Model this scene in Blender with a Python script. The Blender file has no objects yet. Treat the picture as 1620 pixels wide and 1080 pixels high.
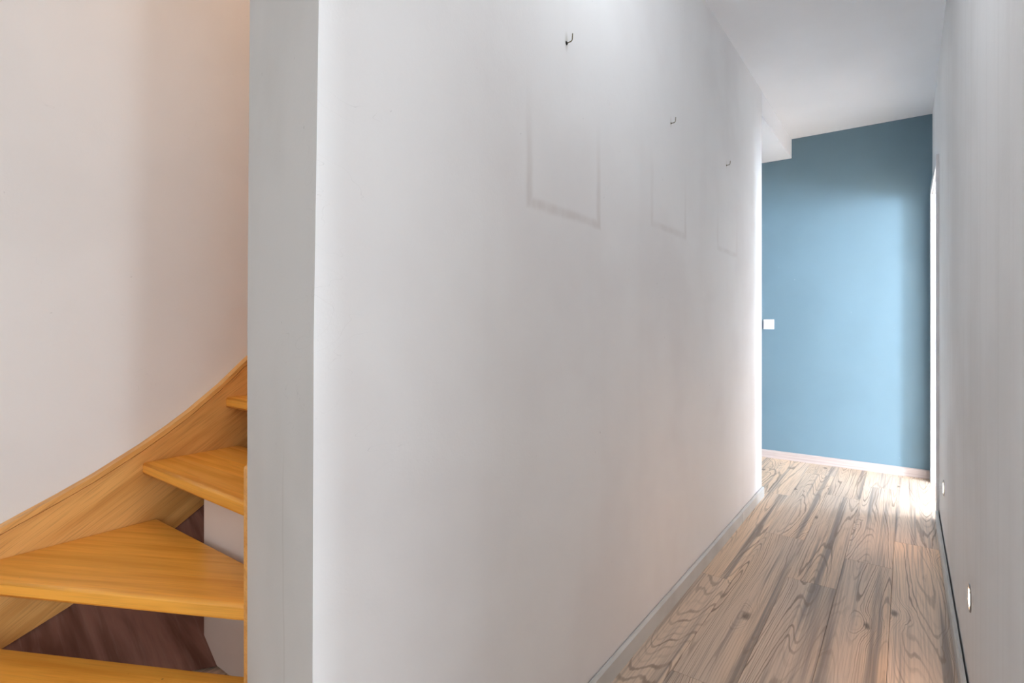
import bpy, bmesh, math, random
from mathutils import Vector, Matrix
random.seed(7)
S = bpy.context.scene
COL = S.collection
R = math.radians

# ---------------------------------------------------------------- camera
H = 1.10                                   # eye height
cam = bpy.data.cameras.new('camera')
cam.sensor_width = 36.0
cam.lens = 18.918
cam.shift_y = -(540 - 510.9) / 1620.0      # level camera, lens shifted
cam.clip_start = 0.02
cam_o = bpy.data.objects.new('camera', cam)
COL.objects.link(cam_o)
cam_o.location = (0, 0, H)
cam_o.rotation_mode = 'QUATERNION'
yaw = 0.63275
fwd = Vector((-math.sin(yaw), math.cos(yaw), 0))
q = fwd.to_track_quat('-Z', 'Y')
cam_o.rotation_quaternion = q
S.camera = cam_o

# ---------------------------------------------------------------- world, lights, exposure
W = bpy.data.worlds.new('world')
S.world = W
W.use_nodes = True
bg = W.node_tree.nodes['Background']
bg.inputs[0].default_value = (0.80, 0.88, 1.0, 1)
bg.inputs[1].default_value = 0.6

def area(name, loc, target, sx, sy, power, col, spread=180):
    l = bpy.data.lights.new(name, 'AREA')
    l.shape = 'RECTANGLE'; l.size = sx; l.size_y = sy
    l.energy = power; l.color = col; l.spread = R(spread)
    o = bpy.data.objects.new(name, l); COL.objects.link(o)
    o.location = loc
    o.rotation_euler = (Vector(target) - Vector(loc)).to_track_quat('-Z', 'Y').to_euler()
    return o

# daylight standing in the windows of the front room and of the room behind the far doorway, plus one added fill
area('daylight_front_window', (3.36, -1.30, 1.35), (0, -1.30, 1.35), 1.4, 2.0, 30, (0.84, 0.92, 1.0))
area('daylight_front_sidelight', (3.36, -0.20, 1.25), (0, -0.20, 1.25), 0.26, 2.2, 35, (0.80, 0.91, 1.0))
area('daylight_front_glazed_door', (-0.3, -3.36, 1.25), (-0.3, 0, 1.25), 2.2, 2.1, 5, (0.97, 0.98, 1.0))
area('daylight_far_window', (5.66, 0.97, 1.25), (0, 0.97, 1.25), 0.9, 2.1, 720, (0.76, 0.87, 1.0))
area('far_room_end_fill', (3.5, 4.96, 1.35), (3.5, 0, 1.35), 2.0, 1.7, 440, (0.68, 0.83, 1.0))  # added unseen fill, raises the soft cool light at the corridor's far end

def lamp(name, loc, power, col, rad):
    l = bpy.data.lights.new(name, 'POINT')
    l.energy = power; l.color = col; l.shadow_soft_size = rad
    o = bpy.data.objects.new(name, l); COL.objects.link(o); o.location = loc
    return o
lamp('upper_landing_lamp', (-1.70, 1.0, 4.3), 19, (1.0, 0.66, 0.43), 0.12)

lamp('front_room_fill', (0.5, -1.1, 2.35), 7, (0.97, 0.98, 1.0), 0.18)  # added unseen fill near the camera, evens out the corridor light
lamp('corridor_fill', (-0.30, 1.35, 2.45), 6.0, (0.88, 0.94, 1.0), 0.16)  # added fill above the view, brightens the corridor walls and floor

S.view_settings.view_transform = 'Standard'
S.view_settings.look = 'None'
S.view_settings.exposure = 0.44
S.view_settings.gamma = 1.0
S.view_settings.use_curve_mapping = False
S.cycles.use_denoising = True
S.cycles.max_bounces = 14
S.cycles.diffuse_bounces = 9
S.cycles.sample_clamp_indirect = 6.0

# ---------------------------------------------------------------- node helper
class NT:
    def __init__(self, name, rough=0.6, spec=0.3):
        self.m = bpy.data.materials.new(name); self.m.use_nodes = True
        self.t = self.m.node_tree; self.n = self.t.nodes
        self.b = self.n['Principled BSDF']
        self.b.inputs['Roughness'].default_value = rough
        self.b.inputs['Specular IOR Level'].default_value = spec
        self.tc = self.n.new('ShaderNodeTexCoord')
        self.oi = None
    def put(self, sock, v):
        if hasattr(v, 'is_linked') or isinstance(v, bpy.types.NodeSocket): self.t.links.new(v, sock)
        elif isinstance(v, (tuple, list)):
            sock.default_value = tuple(v) + ((1,) if len(sock.default_value) == 4 and len(v) == 3 else ())
        else: sock.default_value = v
    def m_(self, op, a, b=0.0, c=None, clamp=False):
        k = self.n.new('ShaderNodeMath'); k.operation = op; k.use_clamp = clamp
        self.put(k.inputs[0], a); self.put(k.inputs[1], b)
        if c is not None: self.put(k.inputs[2], c)
        return k.outputs[0]
    def add(self, a, b): return self.m_('ADD', a, b)
    def sub(self, a, b): return self.m_('SUBTRACT', a, b)
    def mul(self, a, b): return self.m_('MULTIPLY', a, b)
    def obj(self): return self.tc.outputs['Object']
    def rnd(self):
        if self.oi is None: self.oi = self.n.new('ShaderNodeObjectInfo')
        return self.oi.outputs['Random']
    def sep(self, v):
        k = self.n.new('ShaderNodeSeparateXYZ'); self.put(k.inputs[0], v); return k.outputs
    def comb(self, x, y, z):
        k = self.n.new('ShaderNodeCombineXYZ')
        for i, v in enumerate((x, y, z)): self.put(k.inputs[i], v)
        return k.outputs[0]
    def map(self, v, scale=(1, 1, 1), rot=(0, 0, 0), loc=(0, 0, 0)):
        k = self.n.new('ShaderNodeMapping'); self.put(k.inputs['Vector'], v)
        k.inputs['Scale'].default_value = scale; k.inputs['Rotation'].default_value = rot; k.inputs['Location'].default_value = loc
        return k.outputs[0]
    def noise(self, v, scale, detail=2, rough=0.5, dist=0.0):
        k = self.n.new('ShaderNodeTexNoise'); self.put(k.inputs['Vector'], v)
        k.inputs['Scale'].default_value = scale; k.inputs['Detail'].default_value = detail
        k.inputs['Roughness'].default_value = rough; k.inputs['Distortion'].default_value = dist
        return k.outputs['Fac']
    def voro(self, v, scale, rand=1.0):
        k = self.n.new('ShaderNodeTexVoronoi'); self.put(k.inputs['Vector'], v); k.voronoi_dimensions = '2D'
        k.inputs['Scale'].default_value = scale; k.inputs['Randomness'].default_value = rand
        return k.outputs['Distance'], k.outputs['Color']
    def white(self, v):
        k = self.n.new('ShaderNodeTexWhiteNoise'); k.noise_dimensions = '1D'; self.put(k.inputs['W'], v); return k.outputs['Value']
    def step(self, v, lo, hi, a=0.0, b=1.0):
        k = self.n.new('ShaderNodeMapRange'); k.interpolation_type = 'SMOOTHSTEP'
        self.put(k.inputs[0], v)
        for i, x in enumerate((lo, hi, a, b)): k.inputs[i + 1].default_value = x
        return k.outputs[0]
    def mix(self, f, a, b, mode='MIX'):
        k = self.n.new('ShaderNodeMix'); k.data_type = 'RGBA'; k.blend_type = mode
        self.put(k.inputs[0], f); self.put(k.inputs[6], a); self.put(k.inputs[7], b)
        return k.outputs[2]
    def color(self, v): self.put(self.b.inputs['Base Color'], v)
    def rough(self, v): self.put(self.b.inputs['Roughness'], v)
    def bump(self, h, strength=0.2, dist=0.002):
        k = self.n.new('ShaderNodeBump'); k.inputs['Strength'].default_value = strength; k.inputs['Distance'].default_value = dist
        self.put(k.inputs['Height'], h); self.t.links.new(k.outputs[0], self.b.inputs['Normal'])

# ---------------------------------------------------------------- materials
def plaster(name, col, var=0.05, tint=None, scratches=True, bump=0.25):
    k = NT(name, 0.75, 0.2)
    v = k.obj()
    big = k.noise(v, 1.7, 3, 0.55)
    c2 = tuple(x * (1 - var) for x in (tint or col))
    c = k.mix(k.step(big, 0.38, 0.68), col, c2)
    if scratches:
        n1 = k.noise(k.map(v, (3, 3, 9), (0.4, 0, 0)), 1.6, 2, 0.5, 1.2)
        line = k.step(k.m_('ABSOLUTE', k.sub(n1, 0.5)), 0.0, 0.0018, 1, 0)
        gate = k.step(k.noise(v, 3.1, 2), 0.58, 0.66)
        f = k.mul(k.mul(line, gate), 0.35)
        c = k.mix(f, c, tuple(x * 0.55 for x in col))
        sp = k.noise(v, 55, 1, 0.5)
        c = k.mix(k.step(sp, 0.80, 0.83, 0, 0.35), c, tuple(x * 0.5 for x in col))
    k.color(c)
    h = k.add(k.mul(k.noise(v, 190, 3, 0.6), 0.5), k.mul(k.noise(v, 22, 3, 0.55), 1.6))
    k.bump(h, bump, 0.0016)
    return k, c

WHITE = (0.80, 0.80, 0.80)
k, c = plaster('white_paint_stairwell', (0.78, 0.78, 0.775)); M_STAIRWALL = k.m

# long corridor wall: white with the dusty outlines of three removed pictures
k, c = plaster('white_paint_corridor', WHITE, 0.06, (0.80, 0.79, 0.79))
v = k.obj(); s = k.sep(v)
wob = k.mul(k.sub(k.noise(v, 9, 3), 0.5), 0.018)
smudge = k.noise(k.map(v, (1, 14, 5)), 1.0, 3, 0.6)
for (yc, z0, z1, st) in ((1.268, 1.395, 1.80, 0.42), (2.052, 1.462, 1.82, 0.26), (2.894, 1.465, 1.83, 0.22)):
    zc, hh = (z0 + z1) / 2, (z1 - z0) / 2
    ay = k.sub(k.m_('ABSOLUTE', k.sub(s[1], yc)), 0.183)
    az = k.sub(k.m_('ABSOLUTE', k.sub(s[2], zc)), hh)
    d = k.add(k.m_('MAXIMUM', ay, az), wob)
    ring = k.step(k.m_('ABSOLUTE', d), 0.003, 0.020, 1, 0)
    fade = k.step(s[2], z0 - 0.02, z1 - 0.05, 1, 0.0)
    f = k.mul(k.mul(ring, fade), k.mul(k.step(smudge, 0.25, 0.7, 0.35, 1.0), st))
    c = k.mix(f, c, (0.50, 0.45, 0.42))
# small darker marks round the hooks, fading outwards
for (yc, zc, st) in ((1.263, 1.862, 0.5), (2.063, 1.884, 0.3), (2.867, 1.91, 0.25)):
    dy = k.mul(k.sub(s[1], yc), 3.0); dz = k.sub(s[2], zc)
    d = k.m_('SQRT', k.add(k.mul(dy, dy), k.mul(dz, dz)))
    c = k.mix(k.step(d, 0.004, 0.034, st, 0), c, (0.42, 0.40, 0.33))
# faint vertical wash streaks
stk = k.noise(k.map(v, (1, 7, 0.7)), 1.0, 2)
c = k.mix(k.step(stk, 0.50, 0.80, 0, 0.05), c, (0.55, 0.52, 0.50))
k.color(c); M_CORR = k.m

k, c = plaster('grey_white_wall_end', (0.60, 0.62, 0.62), 0.05, (0.58, 0.60, 0.595))  # wall end has a darker, greyer base colour than the corridor face
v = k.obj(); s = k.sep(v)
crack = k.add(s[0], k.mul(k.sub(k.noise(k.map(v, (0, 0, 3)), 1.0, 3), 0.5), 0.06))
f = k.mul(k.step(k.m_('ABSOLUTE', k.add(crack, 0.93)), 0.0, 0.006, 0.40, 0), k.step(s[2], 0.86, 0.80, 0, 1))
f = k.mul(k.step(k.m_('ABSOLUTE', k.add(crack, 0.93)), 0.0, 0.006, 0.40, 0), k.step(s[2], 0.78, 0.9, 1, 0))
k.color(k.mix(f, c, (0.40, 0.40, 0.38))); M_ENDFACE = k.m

k, c = plaster('white_paint_right_wall', (0.76, 0.765, 0.765), 0.05, (0.74, 0.74, 0.735), False, 0.35)
v = k.obj(); st = k.noise(k.map(v, (1, 22, 0.55)), 1.0, 3, 0.6)
k.color(k.mix(k.step(st, 0.45, 0.75, 0, 0.16), c, (0.56, 0.55, 0.53))); M_RIGHT = k.m
k, c = plaster('white_ceiling_paint', (0.84, 0.85, 0.87), 0.03, None, False, 0.2); M_CEIL = k.m
k, c = plaster('white_room_paint', (0.82, 0.81, 0.80), 0.03, None, False, 0.1); M_ROOM = k.m
k, c = plaster('teal_blue_paint', (0.156, 0.24, 0.294), 0.07, None, False, 0.2)
v = k.obj(); sp = k.noise(v, 34, 1)
c = k.mix(k.step(sp, 0.845, 0.86, 0, 0.5), c, (0.6, 0.68, 0.72)); k.color(c); M_BLUE = k.m
k, c = plaster('understair_white_board', (0.66, 0.60, 0.55), 0.08, None, False, 0.3); M_UNDER = k.m

def paint(name, col, rough=0.45, var=0.06):
    k = NT(name, rough, 0.35); v = k.obj()
    n = k.noise(k.map(v, (6, 6, 6)), 1.0, 3)
    k.color(k.mix(k.step(n, 0.35, 0.7), col, tuple(x * (1 - var) for x in col)))
    k.bump(k.noise(v, 160, 2), 0.08, 0.001)
    return k.m
M_TRIM = paint('white_gloss_trim', (0.68, 0.68, 0.70), 0.35)
M_BASE = paint('grey_painted_baseboard', (0.56, 0.565, 0.55), 0.5, 0.12)
M_PLATE = paint('white_plastic', (0.86, 0.85, 0.84), 0.3, 0.01)
M_DARK = paint('dark_gap_filler', (0.03, 0.03, 0.03), 0.9)
M_STEEL = paint('brushed_grey_metal', (0.30, 0.29, 0.28), 0.35)
M_BRASS = NT('tarnished_brass', 0.38, 0.5)
M_BRASS.b.inputs['Metallic'].default_value = 0.85
M_BRASS.color(M_BRASS.mix(M_BRASS.noise(M_BRASS.obj(), 300, 2), (0.30, 0.26, 0.16), (0.12, 0.10, 0.07)))
M_BRASS = M_BRASS.m

def glow(name, col, strength):
    k = NT(name, 0.4)
    k.color((0.9, 0.85, 0.82))
    n = k.noise(k.obj(), 40, 1)
    k.put(k.b.inputs['Emission Color'], k.mix(n, col, tuple(min(1, x * 1.05) for x in col)))
    k.b.inputs['Emission Strength'].default_value = strength
    return k.m
M_GLOW = glow('lit_lamp_diffuser', (1.0, 0.62, 0.42), 165)

# oak laminate: long planks with cathedral figure, knots and grey streaks
def laminate():
    k = NT('oak_laminate', 0.42, 0.28)
    o = k.sep(k.obj()); r = k.rnd()
    ox = k.add(o[0], k.mul(r, 37.3)); oy = k.add(o[1], k.mul(r, 91.7))
    p = k.comb(ox, oy, 0.0)
    # knots, a few to a plank, ragged
    jx = k.mul(k.sub(k.noise(k.map(p, (30, 14, 1)), 1.0, 2), 0.5), 0.030)
    jy = k.mul(k.sub(k.noise(k.map(p, (24, 12, 1), (0, 0, 0), (7, 3, 0)), 1.0, 2), 0.5), 0.050)
    pk = k.comb(k.add(ox, jx), k.add(oy, jy), 0.0)
    kd, kc = k.voro(k.map(pk, (1.0, 0.50, 1)), 4.4, 0.9)
    ksel = k.step(k.sep(kc)[0], 0.62, 0.64)
    kn = k.mul(k.step(kd, 0.0, 0.36, 1, 0), ksel)
    # growth-ring field: contour lines of a long-drawn noise, bent round the knots
    field = k.noise(k.map(p, (5.6, 0.34, 1)), 1.0, 1.5, 0.40, 0.25)
    warp = k.mul(k.sub(k.noise(k.map(p, (34, 4, 1)), 1.0, 3, 0.55), 0.5), 0.022)
    F = k.add(k.add(field, warp), k.mul(kn, 0.085))
    s1 = k.m_('SINE', k.mul(F, 330.0)); s2 = k.m_('SINE', k.mul(F, 97.0))
    ring = k.mul(k.step(s1, 0.15, 1.0), k.step(s2, -0.9, 0.9, 0.25, 1.0))
    gate = k.step(k.noise(k.map(p, (9, 0.7, 1)), 1.0, 2), 0.34, 0.62)
    fine = k.noise(k.map(p, (190, 2.4, 1)), 1.0, 3, 0.65)
    band = k.noise(k.map(p, (17, 0.30, 1)), 1.0, 3, 0.6)
    fib = k.noise(k.map(p, (95, 1.1, 1)), 1.0, 2, 0.6)
    band = k.add(band, k.mul(k.sub(fib, 0.5), 0.34))
    tone = k.noise(k.map(p, (4, 0.5, 1)), 1.0, 1)
    base = k.mix(k.step(tone, 0.35, 0.65), (0.74, 0.545, 0.385), (0.65, 0.52, 0.41))
    base = k.mix(k.step(band, 0.50, 0.70, 0, 0.80), base, (0.19, 0.17, 0.16))
    base = k.mix(k.mul(k.mul(ring, k.add(k.mul(gate, 0.7), 0.3)), 0.82), base, (0.20, 0.14, 0.10))
    base = k.mix(k.step(fine, 0.44, 0.74, 0, 0.50), base, (0.27, 0.215, 0.175))
    core = k.mul(k.step(kd, 0.02, 0.085, 1, 0), ksel)
    base = k.mix(k.mul(core, 0.75), base, (0.085, 0.062, 0.046))
    tint = k.step(r, 0.0, 1.0, 0.90, 1.10)
    base = k.mix(1.0, base, k.comb(tint, tint, tint), 'MULTIPLY')
    k.color(base)
    k.rough(k.step(fine, 0.3, 0.8, 0.40, 0.52))
    k.bump(k.add(k.mul(fine, 0.6), ring), 0.06, 0.0006)
    return k.m
M_LAM = laminate()

# orange beech of the staircase; grain runs along local X
def beech(name, rot=(0, 0, 0), col=(0.90, 0.44, 0.07), dark=(0.66, 0.275, 0.03), lam=0.085, axis=1):
    k = NT(name, 0.33, 0.45)
    v0 = k.obj(); v = k.map(v0, (1, 1, 1), rot)
    s = k.sep(v); r = k.rnd()
    q = k.add(k.m_('DIVIDE', s[axis], lam), k.mul(r, 31.0))
    wn = k.white(k.m_('FLOOR', q))
    off = k.mul(wn, 17.0)
    sh = k.comb(k.add(s[0], off), k.add(s[1], off), s[2])
    g1 = k.noise(k.map(sh, (1.6, 26, 26)), 1.0, 3, 0.55, 0.6)
    g2 = k.noise(k.map(sh, (5, 230, 230)), 1.0, 2, 0.6)
    c = k.mix(k.step(g1, 0.35, 0.70), col, dark)
    c = k.mix(k.step(wn, 0, 1, 0, 0.5), c, tuple(x * 0.72 for x in col))
    c = k.mix(k.step(g2, 0.45, 0.75, 0, 0.35), c, tuple(x * 0.55 for x in col))
    sp = k.noise(v0, 46, 1)
    c = k.mix(k.step(sp, 0.80, 0.815, 0, 0.7), c, (0.06, 0.03, 0.015))
    k.color(c)
    k.rough(k.step(g1, 0.3, 0.8, 0.28, 0.42))
    k.bump(g2, 0.05, 0.0006)
    return k.m
M_TREAD = beech('beech_tread')
M_STRING = beech('beech_string', (R(-33), 0, 0), (0.56, 0.285, 0.085), (0.47, 0.215, 0.055), 0.3, 2)
# string grain runs along its slope (local Y), so swap the stretch
def beech_string():
    k = NT('beech_string_sloped', 0.36, 0.4)
    v = k.map(k.obj(), (1, 1, 1), (R(-33), 0, 0))
    g1 = k.noise(k.map(v, (26, 2.0, 24)), 1.0, 3, 0.55, 0.5)
    g2 = k.noise(k.map(v, (200, 6, 220)), 1.0, 2, 0.6)
    c = k.mix(k.step(g1, 0.36, 0.70), (0.80, 0.44, 0.14), (0.64, 0.31, 0.08))
    c = k.mix(k.step(g2, 0.45, 0.75, 0, 0.4), c, (0.33, 0.155, 0.045))
    k.color(c); k.bump(g2, 0.05, 0.0006)
    return k.m
M_STRING = beech_string()
def ply():
    k = NT('dark_stained_plywood', 0.55, 0.3)
    v = k.obj()
    g1 = k.noise(k.map(v, (1, 9, 2.2)), 1.0, 4, 0.6, 0.8)
    g2 = k.noise(k.map(v, (1, 90, 9)), 1.0, 3, 0.6)
    c = k.mix(k.step(g1, 0.34, 0.68), (0.27, 0.135, 0.10), (0.10, 0.040, 0.025))
    c = k.mix(k.step(g2, 0.5, 0.8, 0, 0.4), c, (0.30, 0.19, 0.15))
    sc = k.noise(k.map(v, (1, 30, 70), (0.9, 0, 0)), 1.0, 2)
    c = k.mix(k.step(sc, 0.80, 0.86, 0, 0.4), c, (0.5, 0.42, 0.36))
    k.color(c); return k.m
M_PLY = ply()
def washed():
    k = NT('whitewashed_oak_strip', 0.45, 0.35); v = k.obj()
    g = k.noise(k.map(v, (3, 40, 120)), 1.0, 3, 0.6)
    k.color(k.mix(k.step(g, 0.35, 0.7), (0.54, 0.46, 0.43), (0.45, 0.37, 0.34))); return k.m
M_WASH = washed()

# ---------------------------------------------------------------- mesh helpers
def obj(name, bm, mat, parent=None, smooth=False, rotz=0.0, origin=None):
    """world-space bmesh -> object; its origin is the parent's (or the given) point"""
    base = Vector(parent.location) if parent is not None else Vector((0, 0, 0))
    org = Vector(origin) if origin is not None else base
    bmesh.ops.transform(bm, matrix=Matrix.Rotation(-rotz, 4, 'Z') @ Matrix.Translation(-org), verts=bm.verts)
    bmesh.ops.recalc_face_normals(bm, faces=bm.faces)
    me = bpy.data.meshes.new(name); bm.to_mesh(me); bm.free()
    me.materials.append(mat)
    if smooth:
        for p in me.polygons: p.use_smooth = True
    o = bpy.data.objects.new(name, me); COL.objects.link(o)
    o.location = org - base if parent is not None else org
    o.rotation_euler = (0, 0, rotz)
    if parent is not None: o.parent = parent
    return o
def add_box(bm, lo, hi):
    vs = [bm.verts.new((x, y, z)) for z in (lo[2], hi[2]) for y in (lo[1], hi[1]) for x in (lo[0], hi[0])]
    for f in ((0, 1, 3, 2), (4, 5, 7, 6), (0, 1, 5, 4), (2, 3, 7, 6), (0, 2, 6, 4), (1, 3, 7, 5)):
        bm.faces.new([vs[i] for i in f])
def box(lo, hi, bev=0.0, seg=2):
    bm = bmesh.new(); add_box(bm, lo, hi)
    if bev: bmesh.ops.bevel(bm, geom=list(bm.edges), offset=bev, segments=seg, affect='EDGES', profile=0.6)
    return bm
def boxes(*bs):
    bm = bmesh.new()
    for lo, hi in bs: add_box(bm, lo, hi)
    return bm
def prism(pts, axis, a, b, bev=0.0, seg=2):
    """extrude a polygon; axis 0: pts are (y,z); 1: (x,z); 2: (x,y)"""
    bm = bmesh.new()
    def P(u, w, t): return ((t, u, w), (u, t, w), (u, w, t))[axis]
    A = [bm.verts.new(P(u, w, a)) for u, w in pts]; B = [bm.verts.new(P(u, w, b)) for u, w in pts]
    n = len(pts)
    bm.faces.new(A); bm.faces.new(B[::-1])
    for i in range(n): bm.faces.new((A[i], A[(i + 1) % n], B[(i + 1) % n], B[i]))
    bmesh.ops.recalc_face_normals(bm, faces=bm.faces)
    if bev: bmesh.ops.bevel(bm, geom=list(bm.edges), offset=bev, segments=seg, affect='EDGES', profile=0.6)
    return bm
def struct(name, bm, mat, label=None, parent=None, cat=None):
    o = obj(name, bm, mat, parent)
    if parent is None:
        o['kind'] = 'structure'
        if label: o['label'] = label
        if cat: o['category'] = cat
    return o
def thing(name, loc, label, cat, group=None):
    o = bpy.data.objects.new(name, None); COL.objects.link(o); o.location = loc
    o.empty_display_size = 0.05
    o['label'] = label; o['category'] = cat
    if group: o['group'] = group
    return o

# ---------------------------------------------------------------- structure
XL, XR, YE, ZC = -0.743, 0.146, 4.805, 2.573    # corridor: left wall, right wall, end wall, ceiling
XS = -2.215                                     # stairwell wall
Y0 = -3.30                                      # back of the front room
XW = 3.30                                       # window side of the front room
XF = 5.60                                       # window side of the far room
YC = 3.70                                       # far end of the corridor's left wall

# floor slab + planks
floor = struct('floor', boxes(((XS - .1, Y0, -0.12), (XW, .41, -0.008)), ((XS - .1, .41, -0.12), (XF, 5.0, -0.008))), M_LAM,
               'greyish oak laminate plank floor of the corridor', None, 'floor')
PW, PL, GAP = 0.184, 1.40, 0.0009
rows = {0: 3.33, 1: 2.95, 2: 2.587, 3: 3.077, 4: 2.41, 5: 3.6, 6: 4.3, 7: 3.9, -1: 4.25, -2: 3.5}
cache = {}
def plank(x0, x1, y0, y1):
    key = (round(x1 - x0, 4), round(y1 - y0, 4))
    if key not in cache:
        w, l = key
        bm = box((-w / 2 + GAP / 2, -l / 2 + GAP / 2, -0.008), (w / 2 - GAP / 2, l / 2 - GAP / 2, 0.0))
        es = [e for e in bm.edges if all(v.co.z > -0.001 for v in e.verts)]
        bmesh.ops.bevel(bm, geom=es, offset=0.0006, segments=1, affect='EDGES')
        me = bpy.data.meshes.new('plank'); bmesh.ops.recalc_face_normals(bm, faces=bm.faces); bm.to_mesh(me); bm.free()
        me.materials.append(M_LAM); cache[key] = me
    o = bpy.data.objects.new('plank', cache[key]); COL.objects.link(o)
    o.location = ((x0 + x1) / 2, (y0 + y1) / 2, 0); o.parent = floor
for r, jy in rows.items():
    xb = -0.050 - PW * r; x1, x0 = xb + PW, xb          # row r spans x0..x1
    if r == 0: x1 = XR - 0.001
    ylo, yhi = 0.40, YE - 0.004
    if r >= 5: ylo = YC + 0.002
    if r == 4: x0 = XL - 0.02
    if r == 5: x1 = XL - 0.02
    if r < 0: ylo, yhi = 3.86, 4.685
    if r == -1: x0 = XR - 0.001
    ys = sorted(y for y in (jy + i * PL for i in range(-4, 4)) if ylo + 0.03 < y < yhi - 0.03)
    ys = [ylo] + ys + [yhi]
    for a, b in zip(ys, ys[1:]): plank(x0, x1, a, b)

# corridor left wall: a thick block whose near end is cut on the splay, edges a little out of plumb
def left_wall():
    bm = bmesh.new()
    prof = [(0.0, 0.490, 0.668), (0.54, 0.490, 0.668), (1.07, 0.492, 0.668), (1.6, 0.501, 0.672), (ZC, 0.512, 0.680)]
    ringv = []
    for z, ya, yb in prof:
        ringv.append([bm.verts.new(c) for c in ((XL, ya, z), (-1.28, yb, z), (-1.28, YC, z), (XL, YC, z))])
    mats = []
    for a, b in zip(ringv, ringv[1:]):
        for i in range(4):
            f = bm.faces.new((a[i], a[(i + 1) % 4], b[(i + 1) % 4], b[i]))
            if i == 0: f.material_index = 1
    bm.faces.new(ringv[0]); bm.faces.new(ringv[-1])
    es = [e for e in bm.edges if abs(e.verts[0].co.x - e.verts[1].co.x) < 0.01 and abs(e.verts[0].co.z - e.verts[1].co.z) > 0.1
          and max(v.co.x for v in e.verts) > -0.8]
    bmesh.ops.bevel(bm, geom=es, offset=0.004, segments=2, affect='EDGES')
    o = struct('wall_left', bm, M_CORR, 'long white corridor wall with faint outlines of removed pictures', None, 'wall')
    o.data.materials.append(M_ENDFACE)
    return o
left_wall()

# ceiling of corridor and front room (open above the stairs)
struct('ceiling', boxes(((-1.28, 0.45, ZC), (XF + .1, 5.0, ZC + .1)), ((XS - .1, Y0, ZC), (XW + .1, 0.45, ZC + .1)),
                        ((-2.3, 3.70, ZC), (-1.28, 5.0, ZC + .1))), M_CEIL, 'white painted corridor ceiling', None, 'ceiling')
# beam closing the passage on the left of the blue wall
struct('trim_1', box((-1.95, YC + 0.001, 2.42), (XL, YE - 0.001, ZC - 0.0005)), M_CEIL, 'white boxed beam under the ceiling beside the blue wall', None, 'beam')
struct('wall_back', box((-2.10, YE, 0), (XR + 0.13, YE + 0.12, ZC)), M_BLUE, 'teal blue end wall of the corridor', None, 'wall')
struct('wall_passage', box((-2.05, YC, 0), (-1.95, YE, ZC)), M_ROOM, 'white wall closing the side passage', None, 'wall')

# right wall with doorway near the end
DY0, DY1, DZ = 3.855, 4.690, 1.985
struct('wall_right', boxes(((XR, 0.36, 0), (XR + .12, DY0 - .02, ZC)), ((XR, DY0 - .02, DZ + .02), (XR + .12, DY1 + .02, ZC)),
                           ((XR, DY1 + .02, 0), (XR + .12, YE, ZC))), M_RIGHT, 'off white corridor wall with two low recessed lamps', None, 'wall')
d = struct('door_1', boxes(((XR - .001, DY0 - .02, 0), (XR + .121, DY0, DZ)), ((XR - .001, DY1, 0), (XR + .121, DY1 + .02, DZ)),
                           ((XR - .001, DY0 - .02, DZ), (XR + .121, DY1 + .02, DZ + .02))), M_TRIM, 'white framed doorway in the right wall beside the blue wall', None, 'doorway')
CT = 0.014
obj('casing', box((XR - CT, DY0 - .060, 0), (XR, DY0 - .004, DZ + .05), .002), M_TRIM, d)
obj('casing', box((XR - CT, DY1 + .004, 0), (XR, DY1 + .060, DZ + .05), .002), M_TRIM, d)
obj('casing', box((XR - CT, DY0 - .004, DZ + .004), (XR, DY1 + .004, DZ + .05), .002), M_TRIM, d)
obj('stop_bead', box((XR + .045, DY1 - .012, 0), (XR + .075, DY1, DZ)), M_TRIM, d)

# baseboards
b = struct('baseboard_left', prism([(XL + .0008, 0), (XL + .0145, 0), (XL + .0145, .056), (XL + .008, .0625), (XL + .0025, .0625)], 1, 0.512, 3.135), M_BASE,
           'grey painted baseboard along the long corridor wall', None, 'baseboard')
obj('board', prism([(XL + .0008, 0), (XL + .0150, 0), (XL + .0150, .0565), (XL + .008, .063), (XL + .0025, .063)], 1, 3.138, YC - .0), M_BASE, b)
struct('baseboard_right', prism([(XR - .004, 0), (XR - .018, 0), (XR - .018, .056), (XR - .013, .0625), (XR - .006, .0625)], 1, 0.37, DY0 - .062), M_BASE,
       'grey painted baseboard along the right corridor wall', None, 'baseboard')
struct('baseboard_back', prism([(YE - .001, 0), (YE - .014, 0), (YE - .014, .055), (YE - .006, .062), (YE - .001, .062)], 0, -1.94, XR - CT - .001), M_WASH,
       'whitewashed wooden baseboard under the blue wall', None, 'baseboard')

# stairwell walls
struct('wall_stairwell', box((XS - .1, Y0, 0), (XS, 3.70, 4.9)), M_STAIRWALL, 'white plaster wall beside the wooden staircase', None, 'wall')
struct('wall_stairhead', boxes(((XS, 3.60, 0), (-1.28, 3.70, 4.9)), ((-1.28, .45, ZC + .1), (-1.18, 3.70, 4.9)), ((XS, .35, ZC + .1), (-1.28, .45, 4.9))), M_ROOM,
       'white walls of the upper stairwell', None, 'wall')
struct('ceiling_stairwell', box((XS - .1, .35, 4.9), (-1.18, 3.70, 5.0)), M_CEIL, 'white ceiling above the staircase', None, 'ceiling')
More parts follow.
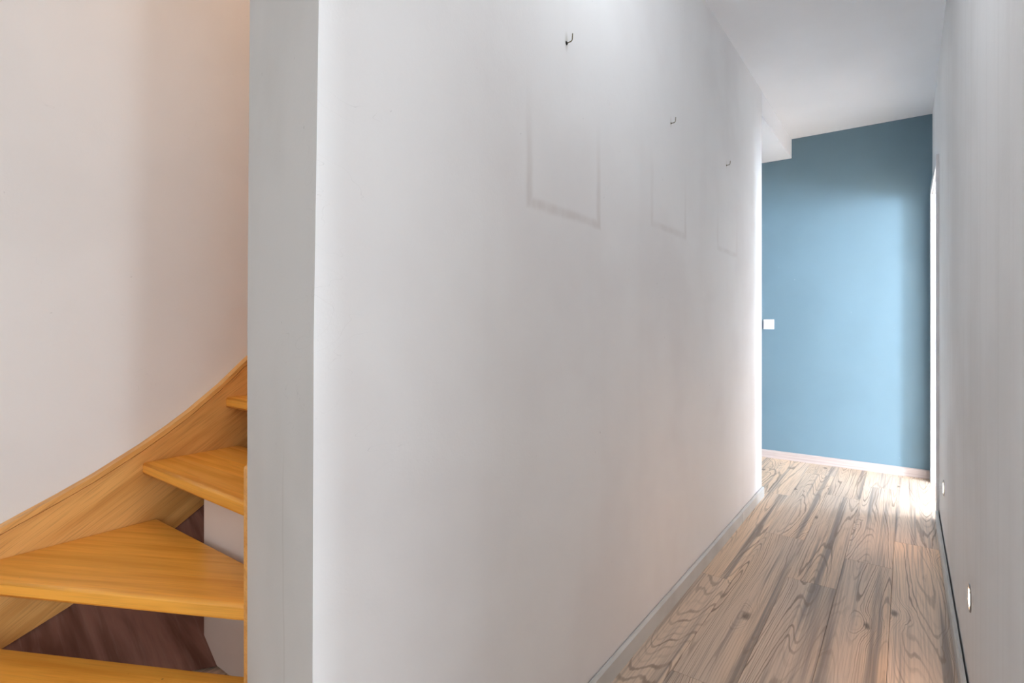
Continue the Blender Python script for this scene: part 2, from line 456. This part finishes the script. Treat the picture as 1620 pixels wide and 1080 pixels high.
# front room and far room, where the daylight comes from
def wall_with_hole(name, x0, x1, ya, yb, h0, h1, z0, z1, label):
    return struct(name, boxes(((x0, ya, 0), (x1, h0, ZC)), ((x0, h1, 0), (x1, yb, ZC)), ((x0, h0, 0), (x1, h1, z0)), ((x0, h0, z1), (x1, h1, ZC))), M_ROOM, label, None, 'wall')
struct('wall_window_side', boxes(((XW, Y0, 0), (XW + .05, -2.0, ZC)), ((XW, -.6, 0), (XW + .05, -.34, ZC)), ((XW, -.06, 0), (XW + .05, .36, ZC)),
       ((XW, -2.0, 0), (XW + .05, -.6, .35)), ((XW, -2.0, 2.35), (XW + .05, -.6, ZC)), ((XW, -.34, 0), (XW + .05, -.06, .15)), ((XW, -.34, 2.35), (XW + .05, -.06, ZC))),
       M_ROOM, 'white front room wall with a tall window and a narrow sidelight', None, 'wall')
wall_with_hole('wall_far_room_window', XF, XF + .05, .36, 5.0, .52, 1.42, .2, 2.3, 'white far room wall with a window')
struct('wall_front_room', boxes(((XS, Y0 - .05, 0), (-1.4, Y0, ZC)), ((.8, Y0 - .05, 0), (XW, Y0, ZC)), ((-1.4, Y0 - .05, 2.3), (.8, Y0, ZC)), ((-1.4, Y0 - .05, 0), (.8, Y0, .2))), M_ROOM,
       'white front room wall behind the camera', None, 'wall')
struct('wall_partition', box((XR + .12, .36, 0), (XF, .46, ZC)), M_ROOM, 'white partition between the two rooms', None, 'wall')
struct('wall_far_room', boxes(((XR + .13, 4.9, 0), (2.5, 4.95, ZC)), ((4.5, 4.9, 0), (XF, 4.95, ZC)), ((2.5, 4.9, 0), (4.5, 4.95, .5)), ((2.5, 4.9, 2.2), (4.5, 4.95, ZC))), M_ROOM, 'white end wall of the far room with a wide opening added for fill light', None, 'wall')  # opening made to let in the added fill behind this wall

# ---------------------------------------------------------------- staircase
XI = -1.33          # inner string face
XO = -2.185         # wall string face
st = thing('staircase', (-1.75, 0.9, 0), 'orange varnished beech winder staircase with open risers', 'staircase')
TH = 0.043
def tread(pts, z, rot=0.0):
    bm = prism(pts, 2, z - TH, z)
    es = [e for e in bm.edges if abs(e.verts[0].co.z - e.verts[1].co.z) < 1e-5]
    bmesh.ops.bevel(bm, geom=es, offset=0.009, segments=4, affect='EDGES', profile=0.5)
    cx = sum(p[0] for p in pts) / len(pts); cy = sum(p[1] for p in pts) / len(pts)
    o = obj('tread', bm, M_TREAD, st, False, rot, (cx, cy, z))
    for p in o.data.polygons: p.use_smooth = p.area < 0.02
    return o
tread([(XO, -.05), (-1.86, -.10), (XI, .60), (XI, .724), (XO, .287)], .199, R(26.7))
tread([(XO, .260), (XI, .690), (XI, .81), (XO, .81)], .396, R(26.7))
tread([(XO, .765), (XI, .760), (XI, 1.105), (XO, 1.105)], .606)
zt, yt = .806, 1.055
for i in range(6):
    tread([(XO, yt), (XI, yt), (XI, yt + .33), (XO, yt + .33)], zt); zt += .203; yt += .285
# wall string with a moulded cap, curved over the winders
top = [(-.30, .27), (0.0, .345), (.20, .412), (.392, .489), (.43, .506), (.53, .549), (.625, .593), (.763, .668), (.85, .722), (.919, .769), (1.036, .860), (1.137, .952), (1.30, 1.085), (3.55, 2.70)]
low = [(3.55, 2.25), (1.30, .640), (1.137, .505), (.966, .398), (.875, .343), (.70, .252), (.557, .183), (.402, .127), (.2, .06), (0.0, .0), (-.30, 0.0)]
CAP = .020
obj('wall_string', prism([(y, z - CAP) for y, z in top] + low, 0, XS + .006, XO), M_STRING, st)
def band(dz0, dz1): return [(y, z + dz1) for y, z in top] + [(y, z + dz0) for y, z in reversed(top)]
wc = obj('string_cap', prism(band(-CAP + .002, 0), 0, XS + .001, XO + .008), M_STRING, st)
obj('groove_bead', prism(band(-CAP - .011, -CAP - .002), 0, XS + .006, XO + .004), M_STRING, st)
# inner string standing against the corridor wall
inn = [(.685, 0), (.685, .742), (.80, .79), (3.5, 2.75), (3.5, 2.25), (.98, .35), (.98, 0)]
obj('inner_string', prism(inn, 0, XI - .002, -1.283, .002, 1), M_STRING, st)

# stained plywood sheet leaning from the underside of the wall string down to the floor, white board beside it
def ply_sheet():
    bm = bmesh.new(); A = []
    for y, z in [(.985, .405), (.966, .396), (.875, .341), (.70, .250), (.557, .181), (.402, .125), (.2, .058), (.06, .012)]:
        xb = XO - .006 + 1.28 * z
        A.append([bm.verts.new(c) for c in ((XO - .006, y, z), (xb, y, .001), (xb - .008, y, .001), (XO - .012, y, z - .004))])
    for a, b in zip(A, A[1:]):
        for i in range(4): bm.faces.new((a[i], a[(i + 1) % 4], b[(i + 1) % 4], b[i]))
    bm.faces.new(A[0]); bm.faces.new(A[-1])
    return bm
obj('plywood_sheet', ply_sheet(), M_PLY, st)['label'] = 'dark brown plywood sheet under the wall string'
obj('understair_board', box((-1.873, .832, .001), (XI - .003, .846, .560), .001, 1), M_UNDER, st)['label'] = 'off white board behind the open risers'

# ---------------------------------------------------------------- picture hooks
def tube(bm, pts, r, n=8):
    rings = []
    for i, p in enumerate(pts):
        p = Vector(p); a = Vector(pts[max(i - 1, 0)]); b = Vector(pts[min(i + 1, len(pts) - 1)])
        t = (b - a).normalized(); u = t.orthogonal().normalized() if i == 0 else (u - t * u.dot(t)).normalized()
        w = t.cross(u)
        rings.append([bm.verts.new(p + (u * math.cos(2 * math.pi * j / n) + w * math.sin(2 * math.pi * j / n)) * r) for j in range(n)])
    for A, B in zip(rings, rings[1:]):
        for j in range(n): bm.faces.new((A[j], A[(j + 1) % n], B[(j + 1) % n], B[j]))
    bm.faces.new(rings[0][::-1]); bm.faces.new(rings[-1])
def disc(bm, c, r0, x0, x1, n=20, r1=None):
    """closed disc, axis X"""
    A = [bm.verts.new((x0, c[1] + r0 * math.cos(2 * math.pi * j / n), c[2] + r0 * math.sin(2 * math.pi * j / n))) for j in range(n)]
    r1 = r1 or r0
    B = [bm.verts.new((x1, c[1] + r1 * math.cos(2 * math.pi * j / n), c[2] + r1 * math.sin(2 * math.pi * j / n))) for j in range(n)]
    for j in range(n): bm.faces.new((A[j], A[(j + 1) % n], B[(j + 1) % n], B[j]))
    bm.faces.new(A[::-1]); bm.faces.new(B)
for (y, z, lab, big) in ((1.263, 1.858, 'screw hook nearest the camera with a dark wall plug, highest in view', 1),
                         (2.063, 1.880, 'middle screw hook of the row of three on the corridor wall', 0),
                         (2.867, 1.906, 'screw hook farthest along the corridor wall toward the blue wall', 0)):
    t = thing('wall_hook', (XL, y, z), lab, 'hook', 'screw hooks left on the corridor wall')
    bm = bmesh.new(); disc(bm, (XL, y, z), .0042 if not big else .0055, XL, XL + .002, 16, .0035)
    obj('wall_plug', bm, M_DARK if big else M_BRASS, t)
    pts = [(XL, y, z), (XL + .008, y, z), (XL + .011, y, z + .0004)]
    for i in range(1, 8):
        a = math.pi / 2 * i / 7
        pts.append((XL + .011 + .007 * math.sin(a), y, z + .007 * (1 - math.cos(a))))
    pts.append((XL + .019, y, z + .020))
    bm = bmesh.new(); tube(bm, pts, .0016)
    obj('hook_arm', bm, M_BRASS, t, True)

# ---------------------------------------------------------------- recessed wall lamps
def ring(bm, c, prof, n=40):
    """lathe (x, r) profile about the X axis through c"""
    R_ = [[bm.verts.new((c[0] + x, c[1] + r * math.cos(2 * math.pi * j / n), c[2] + r * math.sin(2 * math.pi * j / n))) for x, r in prof] for j in range(n)]
    m = len(prof)
    for j in range(n):
        for i in range(m - 1): bm.faces.new((R_[j][i], R_[j][i + 1], R_[(j + 1) % n][i + 1], R_[(j + 1) % n][i]))
for (y, z, lab) in ((2.008, .318, 'lit round recessed lamp low on the right wall, nearer of the two'),
                    (3.345, .300, 'lit round recessed lamp low on the right wall, close to the doorway')):
    t = thing('wall_lamp', (XR, y, z), lab, 'lamp', 'recessed lamps low on the right wall')
    bm = bmesh.new(); ring(bm, (XR, y, z), [(0, .040), (-.0028, .039), (-.0034, .036), (-.003, .026), (0, .0245)])
    obj('bezel', bm, M_STEEL, t, True)
    bm = bmesh.new(); ring(bm, (XR, y, z), [(-.0012, .0250), (-.0024, .022), (-.0030, .014), (-.0032, .0003)])
    obj('diffuser', bm, M_GLOW, t, True)

# ---------------------------------------------------------------- light switch on the blue wall
sw = thing('light_switch', (-.911, YE, 1.09), 'square white light switch on the blue wall', 'switch')
obj('plate', box((-.951, YE - .009, 1.050), (-.871, YE, 1.130), .003), M_PLATE, sw)
obj('rocker', box((-.939, YE - .0125, 1.061), (-.883, YE - .0085, 1.119), .0015), M_PLATE, sw)
